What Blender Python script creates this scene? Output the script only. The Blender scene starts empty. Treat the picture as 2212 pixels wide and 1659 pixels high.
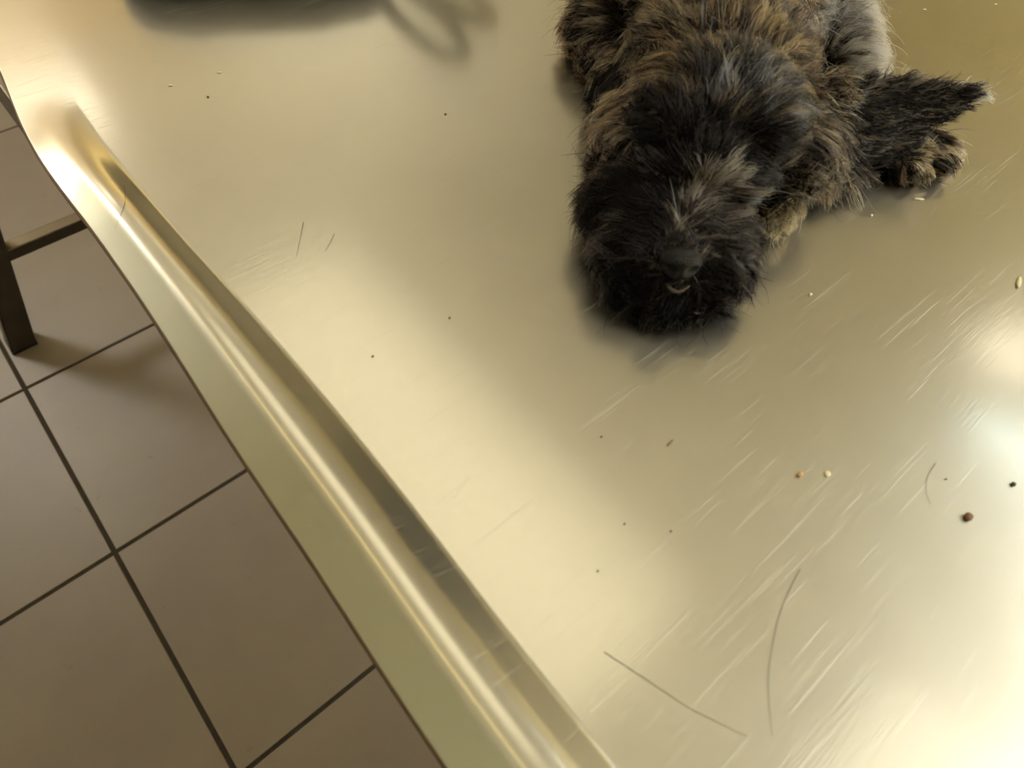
import bpy, bmesh, math, random
import numpy as np
from mathutils import Vector, Matrix, kdtree, noise

random.seed(7)
rng = np.random.default_rng(7)
sc = bpy.context.scene
COL = sc.collection

# ------------------------------------------------------------------ camera
CAM = np.array([0.21574, -1.21515, 1.17146])          # metres; floor z = 0, table top z = 0.90
RT = np.array([0.75961, -0.64960, 0.03175])
UP = np.array([0.51933, 0.63522, 0.57166])
FW = np.array([0.39151, 0.41775, -0.81988])
FPX = 1470.0
cd = bpy.data.cameras.new('camera')
cd.sensor_width = 36.0
cd.lens = FPX / 2212.0 * 36.0
cd.clip_start = 0.01
cd.dof.use_dof = True
cd.dof.focus_distance = 0.55
cd.dof.aperture_fstop = 11.0
cam = bpy.data.objects.new('camera', cd)
COL.objects.link(cam)
cam.matrix_world = Matrix(((RT[0], UP[0], -FW[0], CAM[0]),
                           (RT[1], UP[1], -FW[1], CAM[1]),
                           (RT[2], UP[2], -FW[2], CAM[2]),
                           (0, 0, 0, 1)))
sc.camera = cam

# ------------------------------------------------------------------ world, view
w = bpy.data.worlds.new('world')
sc.world = w
w.use_nodes = True
w.node_tree.nodes['Background'].inputs[0].default_value = (1.0, 0.93, 0.8, 1)
w.node_tree.nodes['Background'].inputs[1].default_value = 0.02
sc.view_settings.view_transform = 'Standard'
sc.view_settings.look = 'None'
sc.view_settings.exposure = 0.22
sc.view_settings.gamma = 1.0
sc.view_settings.use_curve_mapping = False
sc.cycles.use_denoising = True
sc.cycles.use_light_tree = False
sc.cycles.max_bounces = 5
sc.cycles.diffuse_bounces = 3
sc.cycles.glossy_bounces = 3
sc.cycles.transmission_bounces = 3
sc.cycles.use_adaptive_sampling = True
sc.cycles.adaptive_threshold = 0.045
sc.cycles.adaptive_min_samples = 12
sc.cycles.sample_clamp_indirect = 8.0

ROOM = dict(x0=-1.1, x1=3.7, y0=-3.0, y1=2.7, h=2.6)
LED_NEAR = (2.66, -1.29)      # round LED reflected at the right of the table
LED_FAR = (0.42, 2.30)        # round LED reflected in the far left corner of the table
TUBE = (2.26, -1.95)          # cool fluorescent tube
E_LED, E_TUBE = 3.0, 2.4

TZ = 0.90                     # table top height
UP_W = 20.0
E_P1, E_P2, E_P3 = 1.25, 1.15, 64.0


# ------------------------------------------------------------------ helpers
def at(px, py, z):
    """world point on the sight line of a photo pixel at height z"""
    d = RT * (px - 1106.0) / FPX - UP * (py - 829.5) / FPX + FW
    return CAM + d * ((z - CAM[2]) / d[2])


def s2l(c):
    c = np.asarray(c, float) / 255.0
    return np.where(c <= 0.04045, c / 12.92, ((c + 0.055) / 1.055) ** 2.4)


def rgb(*c):
    v = s2l(c)
    return (float(v[0]), float(v[1]), float(v[2]), 1.0)


def obj(name, me, mat=None, parent=None):
    if isinstance(me, bmesh.types.BMesh):
        m = bpy.data.meshes.new(name)
        me.normal_update()
        me.to_mesh(m)
        me.free()
        me = m
    o = bpy.data.objects.new(name, me)
    if mat is not None and not me.materials:
        me.materials.append(mat)
    COL.objects.link(o)
    if parent is not None:
        o.parent = parent
    return o


def tag(o, label=None, cat=None, group=None, kind=None):
    if label: o['label'] = label
    if cat: o['category'] = cat
    if group: o['group'] = group
    if kind: o['kind'] = kind
    return o


def empty(name, loc, label=None, cat=None, group=None):
    o = bpy.data.objects.new(name, None)
    o.location = loc
    o.empty_display_size = 0.05
    COL.objects.link(o)
    o['_o'] = 0
    del o['_o']
    return tag(o, label, cat, group)


def smooth(o, on=True):
    for p in o.data.polygons:
        p.use_smooth = on
    return o


def bm_box(bm, x0, x1, y0, y1, z0, z1, bevel=0.0, seg=2):
    vs = [bm.verts.new(v) for v in ((x0, y0, z0), (x1, y0, z0), (x1, y1, z0), (x0, y1, z0),
                                    (x0, y0, z1), (x1, y0, z1), (x1, y1, z1), (x0, y1, z1))]
    fs = [bm.faces.new([vs[i] for i in f]) for f in ((3, 2, 1, 0), (4, 5, 6, 7), (0, 1, 5, 4),
                                                     (1, 2, 6, 5), (2, 3, 7, 6), (3, 0, 4, 7))]
    if bevel:
        es = list({e for f in fs for e in f.edges})
        bmesh.ops.bevel(bm, geom=es, offset=bevel, segments=seg, profile=0.5, affect='EDGES')
    return vs


def new_mat(name):
    m = bpy.data.materials.new(name)
    m.use_nodes = True
    nt = m.node_tree
    return m, nt, nt.nodes['Principled BSDF']


def N(nt, t, **kw):
    n = nt.nodes.new(t)
    for k, v in kw.items():
        setattr(n, k, v)
    return n


def mat_plain(name, col, rough=0.5, metal=0.0, noise_amt=0.08, scale=8.0, bump=0.0, bscale=200.0, spec=0.5):
    m, nt, b = new_mat(name)
    tc = N(nt, 'ShaderNodeTexCoord')
    nz = N(nt, 'ShaderNodeTexNoise')
    nz.inputs['Scale'].default_value = scale
    nz.inputs['Detail'].default_value = 1
    nt.links.new(tc.outputs['Object'], nz.inputs['Vector'])
    mr = N(nt, 'ShaderNodeMapRange')
    mr.inputs['To Min'].default_value = 1 - noise_amt
    mr.inputs['To Max'].default_value = 1 + noise_amt
    nt.links.new(nz.outputs['Fac'], mr.inputs['Value'])
    mx = N(nt, 'ShaderNodeMix', data_type='RGBA', blend_type='MULTIPLY')
    mx.inputs['Factor'].default_value = 1.0
    mx.inputs['A'].default_value = col
    nt.links.new(mr.outputs['Result'], mx.inputs['B'])
    nt.links.new(mx.outputs['Result'], b.inputs['Base Color'])
    b.inputs['Roughness'].default_value = rough
    b.inputs['Metallic'].default_value = metal
    b.inputs['Specular IOR Level'].default_value = spec
    if bump:
        n2 = N(nt, 'ShaderNodeTexNoise')
        n2.inputs['Scale'].default_value = bscale
        n2.inputs['Detail'].default_value = 4
        nt.links.new(tc.outputs['Object'], n2.inputs['Vector'])
        bp = N(nt, 'ShaderNodeBump')
        bp.inputs['Strength'].default_value = bump
        bp.inputs['Distance'].default_value = 0.001
        nt.links.new(n2.outputs['Fac'], bp.inputs['Height'])
        nt.links.new(bp.outputs['Normal'], b.inputs['Normal'])
    return m


def mat_emit(name, col, strength):
    m, nt, b = new_mat(name)
    b.inputs['Base Color'].default_value = (0.8, 0.8, 0.8, 1)
    b.inputs['Emission Color'].default_value = col
    b.inputs['Emission Strength'].default_value = strength
    return m


# ------------------------------------------------------------------ materials
def mat_steel():
    m, nt, b = new_mat('satin_steel')
    L = nt.links.new
    tc = N(nt, 'ShaderNodeTexCoord')
    # long fine grinding marks, roughly along the x-y diagonal
    mp = N(nt, 'ShaderNodeMapping')
    mp.inputs['Rotation'].default_value = (0, 0, math.radians(52))
    mp.inputs['Scale'].default_value = (9, 260, 40)
    L(tc.outputs['Object'], mp.inputs['Vector'])
    br = N(nt, 'ShaderNodeTexNoise')
    br.inputs['Scale'].default_value = 5.0
    br.inputs['Detail'].default_value = 1
    L(mp.outputs['Vector'], br.inputs['Vector'])
    # worn cloudy patches
    cl = N(nt, 'ShaderNodeTexNoise')
    cl.inputs['Scale'].default_value = 7.0
    cl.inputs['Detail'].default_value = 3
    cl.inputs['Roughness'].default_value = 0.6
    L(tc.outputs['Object'], cl.inputs['Vector'])
    # single hairline scratches: very stretched noise, thresholded, in three directions
    prev = None
    for k, (ang, sx, sy, lo) in enumerate(((28, 14.0, 1100, 0.765), (-18, 18.0, 1300, 0.76), (75, 20.0, 1000, 0.765))):
        mk = N(nt, 'ShaderNodeMapping')
        mk.inputs['Rotation'].default_value = (0, 0, math.radians(ang))
        mk.inputs['Location'].default_value = (3.1 * k, 1.7 * k, 0)
        mk.inputs['Scale'].default_value = (sx, sy, 1)
        L(tc.outputs['Object'], mk.inputs['Vector'])
        nz = N(nt, 'ShaderNodeTexNoise')
        nz.inputs['Scale'].default_value = 1.0
        nz.inputs['Detail'].default_value = 0
        L(mk.outputs['Vector'], nz.inputs['Vector'])
        r = N(nt, 'ShaderNodeMapRange')
        r.inputs['From Min'].default_value = lo
        r.inputs['From Max'].default_value = lo + 0.05
        L(nz.outputs['Fac'], r.inputs['Value'])
        if prev is None:
            prev = r.outputs['Result']
        else:
            mm = N(nt, 'ShaderNodeMath', operation='MAXIMUM')
            L(prev, mm.inputs[0]); L(r.outputs['Result'], mm.inputs[1])
            prev = mm.outputs[0]
    scr = prev
    # roughness
    r1 = N(nt, 'ShaderNodeMapRange')
    r1.inputs['From Min'].default_value = 0.1; r1.inputs['From Max'].default_value = 0.9
    r1.inputs['To Min'].default_value = 0.30; r1.inputs['To Max'].default_value = 0.38
    L(cl.outputs['Fac'], r1.inputs['Value'])
    r2 = N(nt, 'ShaderNodeMath', operation='MULTIPLY_ADD')
    L(scr, r2.inputs[0]); r2.inputs[1].default_value = 0.18
    L(r1.outputs['Result'], r2.inputs[2])
    L(r2.outputs[0], b.inputs['Roughness'])
    # bump
    hm = N(nt, 'ShaderNodeMath', operation='MULTIPLY_ADD')
    L(scr, hm.inputs[0]); hm.inputs[1].default_value = -0.45
    L(br.outputs['Fac'], hm.inputs[2])
    bp = N(nt, 'ShaderNodeBump')
    bp.inputs['Strength'].default_value = 0.10
    bp.inputs['Distance'].default_value = 0.00025
    L(hm.outputs[0], bp.inputs['Height'])
    L(bp.outputs['Normal'], b.inputs['Normal'])
    # tint, a little uneven
    cr = N(nt, 'ShaderNodeValToRGB')
    cr.color_ramp.elements[0].position = 0.15
    cr.color_ramp.elements[0].color = rgb(200, 199, 190)
    cr.color_ramp.elements[1].position = 0.85
    cr.color_ramp.elements[1].color = rgb(210, 209, 200)
    L(cl.outputs['Fac'], cr.inputs['Fac'])
    L(cr.outputs['Color'], b.inputs['Base Color'])
    b.inputs['Metallic'].default_value = 1.0
    # a clearer polish under the satin haze
    gl = N(nt, 'ShaderNodeBsdfGlossy')
    gl.inputs['Roughness'].default_value = 0.14
    L(cr.outputs['Color'], gl.inputs['Color'])
    L(bp.outputs['Normal'], gl.inputs['Normal'])
    mxs = N(nt, 'ShaderNodeMixShader')
    mxs.inputs[0].default_value = 0.33
    L(b.outputs[0], mxs.inputs[1]); L(gl.outputs[0], mxs.inputs[2])
    L(mxs.outputs[0], nt.nodes['Material Output'].inputs['Surface'])
    return m


def mat_tile():
    m, nt, b = new_mat('floor_tile_ceramic')
    L = nt.links.new
    tc = N(nt, 'ShaderNodeTexCoord')
    oi = N(nt, 'ShaderNodeObjectInfo')
    off = N(nt, 'ShaderNodeVectorMath', operation='ADD')
    L(tc.outputs['Object'], off.inputs[0])
    cmb = N(nt, 'ShaderNodeCombineXYZ')
    sc1 = N(nt, 'ShaderNodeMath', operation='MULTIPLY'); sc1.inputs[1].default_value = 37.0
    L(oi.outputs['Random'], sc1.inputs[0]); L(sc1.outputs[0], cmb.inputs[0]); L(sc1.outputs[0], cmb.inputs[1])
    L(cmb.outputs[0], off.inputs[1])
    a = N(nt, 'ShaderNodeTexNoise'); a.inputs['Scale'].default_value = 4.0; a.inputs['Detail'].default_value = 4
    L(off.outputs[0], a.inputs['Vector'])
    f = N(nt, 'ShaderNodeTexNoise'); f.inputs['Scale'].default_value = 420.0; f.inputs['Detail'].default_value = 3
    L(off.outputs[0], f.inputs['Vector'])
    # small dirt marks
    d = N(nt, 'ShaderNodeTexNoise'); d.inputs['Scale'].default_value = 26.0; d.inputs['Detail'].default_value = 5
    L(off.outputs[0], d.inputs['Vector'])
    dr = N(nt, 'ShaderNodeMapRange'); dr.inputs['From Min'].default_value = 0.69; dr.inputs['From Max'].default_value = 0.74
    dr.inputs['To Max'].default_value = 0.35
    L(d.outputs['Fac'], dr.inputs['Value'])
    c = N(nt, 'ShaderNodeValToRGB')
    c.color_ramp.elements[0].position = 0.3; c.color_ramp.elements[0].color = rgb(119, 108, 98)
    c.color_ramp.elements[1].position = 0.7; c.color_ramp.elements[1].color = rgb(129, 119, 107)
    L(a.outputs['Fac'], c.inputs['Fac'])
    g = N(nt, 'ShaderNodeMapRange'); g.inputs['To Min'].default_value = 0.86; g.inputs['To Max'].default_value = 1.12
    L(f.outputs['Fac'], g.inputs['Value'])
    mx = N(nt, 'ShaderNodeMix', data_type='RGBA', blend_type='MULTIPLY'); mx.inputs['Factor'].default_value = 1
    L(c.outputs['Color'], mx.inputs['A']); L(g.outputs['Result'], mx.inputs['B'])
    m2 = N(nt, 'ShaderNodeMix', data_type='RGBA')
    m2.inputs['B'].default_value = rgb(96, 84, 68)
    L(dr.outputs['Result'], m2.inputs['Factor']); L(mx.outputs['Result'], m2.inputs['A'])
    L(m2.outputs['Result'], b.inputs['Base Color'])
    b.inputs['Roughness'].default_value = 0.42
    bp = N(nt, 'ShaderNodeBump'); bp.inputs['Strength'].default_value = 0.25; bp.inputs['Distance'].default_value = 0.0006
    L(f.outputs['Fac'], bp.inputs['Height']); L(bp.outputs['Normal'], b.inputs['Normal'])
    return m


M_STEEL = mat_steel()
M_TUBE = mat_plain('brushed_steel_tube', rgb(98, 94, 87), 0.28, 1.0, 0.06, 30, 0.1, 300)
M_RUBBER = mat_plain('black_rubber', rgb(24, 22, 21), 0.7)
M_TILE = mat_tile()
M_GROUT = mat_plain('dark_grout', rgb(52, 44, 36), 0.9, 0, 0.2, 60, 0.4, 300)
M_WALL = mat_plain('cream_wall_paint', rgb(216, 200, 142), 0.75, 0, 0.03, 3)
M_CEIL = mat_plain('ceiling_paint', rgb(240, 238, 222), 0.8, 0, 0.02, 3)
M_WALLG = mat_plain('grey_green_wall_paint', rgb(186, 190, 172), 0.75, 0, 0.03, 3)
M_DARKPANEL = mat_plain('added_dark_panel', rgb(120, 110, 82), 0.6, 0, 0.05, 4)  # for added wall panels that darken the rim reflection and cut bounce light
M_TRIM = mat_plain('brown_trim', rgb(112, 78, 44), 0.5, 0, 0.1, 12)

# ------------------------------------------------------------------ room shell
R = ROOM
TS, GAP = 0.45, 0.0075
bm = bmesh.new()
bm_box(bm, R['x0'] - 0.1, R['x1'] + 0.1, R['y0'] - 0.1, R['y1'] + 0.1, -0.08, -0.0022)
floor = tag(obj('floor', bm, M_GROUT), 'square beige floor tiles with dark brown grout', None, None, 'structure')
bm = bmesh.new()
bm_box(bm, GAP / 2, TS - GAP / 2, GAP / 2, TS - GAP / 2, -0.010, 0.0, 0.0012, 2)
tile_me = None
ix0, ix1 = math.floor(R['x0'] / TS), math.ceil(R['x1'] / TS)
iy0, iy1 = math.floor(R['y0'] / TS), math.ceil(R['y1'] / TS)
for i in range(ix0, ix1):
    for j in range(iy0, iy1):
        if tile_me is None:
            t = obj('tile', bm, M_TILE, floor)
            tile_me = t.data
        else:
            t = obj('tile', tile_me, None, floor)
        t.location = (i * TS, j * TS, random.uniform(-0.0003, 0.0003))

bm = bmesh.new(); bm_box(bm, R['x0'] - 0.1, R['x0'], R['y0'] - 0.1, R['y1'] + 0.1, -0.08, R['h'] + 0.1)
tag(obj('wall_left', bm, M_WALLG), 'grey green wall left of the table', kind='structure')
bm = bmesh.new(); bm_box(bm, R['x1'], R['x1'] + 0.1, R['y0'] - 0.1, R['y1'] + 0.1, -0.08, R['h'] + 0.1)
tag(obj('wall_right', bm, M_WALL), 'cream wall right of the table', kind='structure')
bm = bmesh.new(); bm_box(bm, R['x0'], R['x1'], R['y1'], R['y1'] + 0.1, -0.08, R['h'] + 0.1)
tag(obj('wall_back', bm, mat_plain('golden_wall_paint', rgb(218, 186, 112), 0.75, 0, 0.03, 3)), 'cream wall beyond the table', kind='structure')
bm = bmesh.new(); bm_box(bm, R['x0'], R['x1'], R['y0'] - 0.1, R['y0'], -0.08, R['h'] + 0.1)
tag(obj('wall_front', bm, M_WALL), 'cream wall behind the camera', kind='structure')
bm = bmesh.new(); bm_box(bm, R['x0'], R['x1'], R['y0'], R['y1'], R['h'], R['h'] + 0.1)
tag(obj('ceiling', bm, M_CEIL), 'pale cream ceiling', kind='structure')


bm = bmesh.new(); bm_box(bm, R['x1'] - 0.012, R['x1'] - 0.0005, R['y0'], R['y1'] - 0.013, 0.0005, 1.55, 0.003)
tag(obj('trim_1', bm, M_DARKPANEL), 'dark olive panel added on the wall right of the table', kind='structure')
bm = bmesh.new(); bm_box(bm, R['x0'] + 0.001, R['x1'] - 0.013, R['y1'] - 0.012, R['y1'] - 0.0005, 0.0005, 1.55, 0.003)
tag(obj('trim_2', bm, M_DARKPANEL), 'dark olive panel added on the wall beyond the table', kind='structure')

bm = bmesh.new(); bm_box(bm, R['x0'] + 0.0005, R['x0'] + 0.012, R['y0'], R['y1'] - 0.013, 0.0005, 1.25, 0.003)
tag(obj('trim_4', bm, M_DARKPANEL), 'dark olive panel added on the wall left of the table', kind='structure')
bm = bmesh.new(); bm_box(bm, R['x0'] + 0.001, 1.0, R['y1'] - 0.03, R['y1'] - 0.0005, 2.26, 2.33, 0.006)
tag(obj('trim_3', bm, M_TRIM), 'brown picture rail high on the wall beyond the table', kind='structure')

# ------------------------------------------------------------------ ceiling lamps
def lathe(bm, prof, seg=48, cap=True):
    rings = []
    for r, z in prof:
        rings.append([bm.verts.new((r * math.cos(2 * math.pi * k / seg), r * math.sin(2 * math.pi * k / seg), z)) for k in range(seg)])
    for a, b in zip(rings[:-1], rings[1:]):
        for k in range(seg):
            bm.faces.new((a[k], a[(k + 1) % seg], b[(k + 1) % seg], b[k]))
    if cap:
        bm.faces.new(list(reversed(rings[0])))
        bm.faces.new(rings[-1])


M_LED = mat_emit('led_diffuser', (1.0, 0.87, 0.72, 1), E_LED)
M_LEDRING = mat_emit('led_ring', (1.0, 0.90, 0.72, 1), E_LED * 1.6)
M_TUBEL = mat_emit('cool_tube', (0.70, 0.92, 1.0, 1), E_TUBE * 2)
M_WHITE = mat_plain('white_enamel', rgb(235, 232, 225), 0.4)


def led(xy, label, k=1.0):
    e = empty('ceiling_lamp', (xy[0], xy[1], R['h']), label, 'lamp', 'round ceiling lamps')
    e.scale = (k, k, 1)
    bm = bmesh.new(); lathe(bm, [(0.02, 0), (0.225, 0), (0.225, -0.035), (0.215, -0.04), (0.02, -0.04)])
    obj('lamp_base', bm, M_WHITE, e)
    bm = bmesh.new(); lathe(bm, [(0.155, -0.0405), (0.205, -0.0405), (0.205, -0.062), (0.155, -0.062), (0.155, -0.0405)], cap=False)
    obj('led_ring', bm, M_LEDRING, e)
    bm = bmesh.new(); lathe(bm, [(0.01, -0.041), (0.152, -0.041), (0.152, -0.058), (0.12, -0.066), (0.01, -0.07)])
    obj('diffuser', bm, M_LED, e)


led(LED_NEAR, 'round ceiling lamp whose glow shows on the right of the table', 0.55)
led(LED_FAR, 'round ceiling lamp whose glow shows in the far left table corner', 1.4)
e = empty('tube_lamp', (TUBE[0], TUBE[1], R['h']), 'cool white fluorescent tube fitting on the ceiling', 'lamp')
bm = bmesh.new(); bm_box(bm, -0.05, 0.05, -0.62, 0.62, -0.05, -0.0, 0.006)
obj('housing', bm, M_WHITE, e)
for sx in (-0.028, 0.028):
    bm = bmesh.new(); lathe(bm, [(0.013, -0.6), (0.013, 0.6)], 16)
    t = smooth(obj('tube', bm, M_TUBEL, e)); t.rotation_euler = (math.pi / 2, 0, 0); t.location = (sx, 0, -0.066)

e = empty('tube_lamp', (-0.2, 0.1, R['h']), 'warm yellow strip lamp on the ceiling left of the table', 'lamp')
bm = bmesh.new(); bm_box(bm, -0.04, 0.04, -1.3, 1.3, -0.045, 0.0, 0.006)
obj('housing', bm, M_WHITE, e)
bm = bmesh.new(); lathe(bm, [(0.018, -1.27), (0.018, 1.27)], 16)
t = smooth(obj('tube', bm, mat_emit('warm_tube', (1.0, 0.74, 0.30, 1), 4.5), e)); t.rotation_euler = (math.pi / 2, 0, 0); t.location = (0, 0, -0.066)


def panel(name, x, y, sx, sy, mat, label):  # added ceiling panels: soft glow on the steel, fill light for the room
    e = empty(name, (x, y, R['h']), label, 'lamp', 'added ceiling light panels')
    bm = bmesh.new()
    for q in ((-sx, -sx + 0.02, -sy, sy), (sx - 0.02, sx, -sy, sy), (-sx + 0.02, sx - 0.02, -sy, -sy + 0.02), (-sx + 0.02, sx - 0.02, sy - 0.02, sy)):
        bm_box(bm, q[0], q[1], q[2], q[3], -0.045, 0, 0.002)
    obj('frame', bm, M_WHITE, e)
    bm = bmesh.new(); bm_box(bm, -sx + 0.021, sx - 0.021, -sy + 0.021, sy - 0.021, -0.04, -0.002)
    obj('diffuser', bm, mat, e)


# the added long panel dims towards its sides so its mirrored glow stays soft
M_WARM = mat_emit('warm_glow_panel', (1.0, 0.86, 0.58, 1), E_P1)
_nt = M_WARM.node_tree
_tc = N(_nt, 'ShaderNodeTexCoord'); _sx = N(_nt, 'ShaderNodeSeparateXYZ'); _mx = N(_nt, 'ShaderNodeMath', operation='MULTIPLY')
_ab = N(_nt, 'ShaderNodeMath', operation='ABSOLUTE'); _mr = N(_nt, 'ShaderNodeMapRange', interpolation_type='SMOOTHSTEP')
_nt.links.new(_tc.outputs['Object'], _sx.inputs[0]); _nt.links.new(_sx.outputs['X'], _ab.inputs[0])
_nt.links.new(_ab.outputs[0], _mr.inputs['Value'])
for _k, _v in (('From Min', 0.10), ('From Max', 0.36), ('To Min', E_P1), ('To Max', 0.55)):
    _mr.inputs[_k].default_value = _v
_nt.links.new(_mr.outputs['Result'], _nt.nodes['Principled BSDF'].inputs['Emission Strength'])
M_PW = mat_emit('white_fill', (1.0, 0.985, 0.91, 1), E_P3)
M_PF = mat_emit('weak_fill', (1.0, 0.965, 0.90, 1), E_P3 * 0.55)
panel('added_panel', 0.74, -0.20, 0.37, 0.95, M_WARM, 'long warm ceiling light panel above the table')
panel('added_panel', 1.05, -1.92, 0.32, 0.32, mat_emit('cream_glow_panel', (1.0, 0.93, 0.72, 1), E_P2), 'square cream ceiling light panel above the near end of the table')
panel('added_panel', 3.0, -2.45, 0.30, 0.30, M_PW, 'square white fill panel added in the near right corner')
panel('added_panel', 1.70, -2.66, 0.30, 0.30, M_PF, 'square white fill panel added by the near wall')
panel('added_panel', -0.55, 2.25, 0.30, 0.30, M_PF, 'square white fill panel added in the far left corner')


def fill_uplighter(x, y, watts, label):  # added out of view to brighten the ceiling and walls
    e = empty('fill_lamp', (x, y, 0.0005), label, 'lamp', 'added bowl uplighters')
    bm = bmesh.new(); lathe(bm, [(0.14, 0), (0.14, 0.012), (0.03, 0.03), (0.012, 0.05)])
    obj('base', bm, M_WHITE, e)
    bm = bmesh.new(); lathe(bm, [(0.012, 0.05), (0.012, 1.16)], 20)
    smooth(obj('pole', bm, M_WHITE, e))
    bm = bmesh.new(); lathe(bm, [(0.012, 1.15), (0.08, 1.165), (0.15, 1.21), (0.18, 1.27), (0.175, 1.27), (0.145, 1.215), (0.08, 1.175), (0.012, 1.165)], 40)
    smooth(obj('bowl', bm, M_WHITE, e))
    l = bpy.data.lights.new('fill_light', 'AREA'); l.shape = 'DISK'; l.size = 0.26; l.energy = watts; l.color = (1.0, 0.95, 0.85)
    o = bpy.data.objects.new('fill_light', l); o.location = (0, 0, 1.235); o.rotation_euler = (math.pi, 0, 0); o.parent = e
    COL.objects.link(o)


fill_uplighter(2.05, 2.4, UP_W, 'added white bowl fill lamp shining up against the far wall')
fill_uplighter(-0.75, -2.5, UP_W * 0.9, 'added white bowl fill lamp shining up in the near left corner')

# ------------------------------------------------------------------ examination table
EDGE_Y = [-2.0, -1.186, -1.142, -1.094, -1.036, -0.987, -0.935, -0.885, -0.839, -0.791, -0.742, -0.70, -0.653, -0.60, -0.5, -0.3, 0.22]
EDGE_X = [0.2165, 0.2212, 0.2221, 0.2245, 0.2250, 0.2272, 0.2296, 0.2304, 0.2306, 0.2292, 0.2315, 0.2365, 0.2440, 0.249, 0.253, 0.250, 0.235]
XR = 1.04
TY0, TY1 = -1.95, 0.21


def sstep(a, b, x):
    t = np.clip((np.asarray(x, float) - a) / (b - a), 0, 1)
    return t * t * (3 - 2 * t)


def edge_x(y):
    k = np.array([-0.03, -0.015, 0, 0.015, 0.03])
    return float(np.mean(np.interp(y + k, EDGE_Y, EDGE_X)))


def ridge(d):
    """rolled rim: outer slope, rounded crest, straight steep inner slope (the slope is a trapezoid, summed up)"""
    g = np.linspace(-0.005, 0.06, 1301)
    sl = np.interp(g, [-0.005, 0.0, 0.018, 0.0245, 0.0290, 0.0400, 0.0500, 0.0530, 0.06], [0.34, 0.36, 0.44, 0.06, -0.12, -0.74, -0.74, 0.0, 0.0])
    z = np.cumsum(sl) * (g[1] - g[0])
    z -= z[-1]
    return np.interp(d, g, z)


ys = np.unique(np.concatenate([np.linspace(TY0, -1.3, 14), np.linspace(-1.3, -0.55, 130), np.linspace(-0.55, TY1, 40)]))
dl = np.concatenate([np.linspace(0, 0.06, 61), [0.064, 0.07, 0.08, 0.1, 0.14, 0.2, 0.3]])
rim_drop = [(0.0004, -0.0009), (0.0012, -0.0018), (0.0014, -0.016), (0.004, -0.0175), (0.012, -0.0175)]   # folded hem below the edge


def tabletop():
    rows = []
    for y in ys:
        ex = edge_x(y)
        fade = float(1 - sstep(-0.87, -0.70, y))
        nar = 0.70 + 0.19 * float(1 - sstep(-1.06, -0.85, y))      # the rim narrows towards its far end
        z = ridge(dl / nar) * fade * (0.5 + 0.5 * nar)
        # beyond the end of the rim the sheet dips gently to a pouring lip
        lip = (1 - fade) * (1 - sstep(0.0, 0.05, dl)) * -0.0004
        z = z + lip
        pts = []
        for q in reversed(rim_drop):
            pts.append((ex + q[0], y, TZ + z[0] + q[1]))
        pts += [(ex + d, y, TZ + zz) for d, zz in zip(dl, z)]
        n = 12
        xl = ex + dl[-1]
        xr = XR - 0.3
        pts += [(xl + (xr - xl) * (k + 1) / (n + 1), y, TZ) for k in range(n)]
        zr = ridge(dl)
        pts += [(XR - d, y, TZ + zz) for d, zz in zip(dl[::-1], zr[::-1])]
        for q in rim_drop:
            pts.append((XR - q[0], y, TZ + zr[0] + q[1]))
        rows.append(pts)
    nv = len(rows[0])
    # rounded, folded ends
    first = [(x, TY0 - 0.002, z - 0.002) for x, y, z in rows[0]], [(x, TY0 - 0.003, min(z, TZ) - 0.018) for x, y, z in rows[0]]
    last = [(x, TY1 + 0.002, z - 0.002) for x, y, z in rows[-1]], [(x, TY1 + 0.003, min(z, TZ) - 0.018) for x, y, z in rows[-1]]
    rows = [first[1], first[0]] + rows + [last[0], last[1]]
    v = [p for r_ in rows for p in r_]
    f = []
    for i in range(len(rows) - 1):
        for k in range(nv - 1):
            a = i * nv + k
            f.append((a, a + 1, a + nv + 1, a + nv))
    me = bpy.data.meshes.new('tabletop')
    me.from_pydata(v, [], f)
    me.update()
    return me


table = empty('examination_table', (0.63, -0.87, 0), 'stainless steel examination table with rolled rim and splayed tube legs', 'table')
INV = Matrix.Translation((-0.63, 0.87, 0))


def tpart(name, me, mat, parent=None):
    o = obj(name, me, mat)
    if parent is None:
        o.parent = table
        o.matrix_parent_inverse = INV
    else:
        o.parent = parent
    return o


top = smooth(tpart('tabletop', tabletop(), M_STEEL))
top['label'] = 'satin steel tabletop with rolled rim'
M_RUST = mat_plain('browned_edge', rgb(92, 66, 50), 0.5, 0.6, 0.3, 60)
er_v = []
for y in np.linspace(TY0, TY1, 300):
    ex = edge_x(y)
    fade = float(1 - sstep(-0.87, -0.70, y)); nar = 0.70 + 0.19 * float(1 - sstep(-1.06, -0.85, y))
    er_v.append((ex, float(y), TZ + float(ridge(np.array([0.0]))[0]) * fade * (0.5 + 0.5 * nar) - (1 - fade) * 0.0004))
bm = bmesh.new(); prev_r = None
for x_, y_, z_ in er_v:
    ring = [bm.verts.new((x_ + 0.0008 * math.cos(a_), y_, z_ - 0.0009 + 0.0008 * math.sin(a_))) for a_ in np.linspace(0, 2 * math.pi, 9)[:-1]]
    if prev_r:
        for k in range(8):
            bm.faces.new((prev_r[k], prev_r[(k + 1) % 8], ring[(k + 1) % 8], ring[k]))
    prev_r = ring
smooth(tpart('rim_edge', bm, M_RUST))['label'] = 'browned cut edge of the steel sheet'
bm = bmesh.new(); bm_box(bm, 0.2385, 0.2535, -1.88, 0.14, 0.785, 0.879, 0.0015)
tpart('apron_rail', bm, M_TUBE)
bm = bmesh.new(); bm_box(bm, XR - 0.035, XR - 0.02, -1.88, 0.14, 0.785, 0.879, 0.0015)
tpart('apron_rail', bm, M_TUBE)


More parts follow.
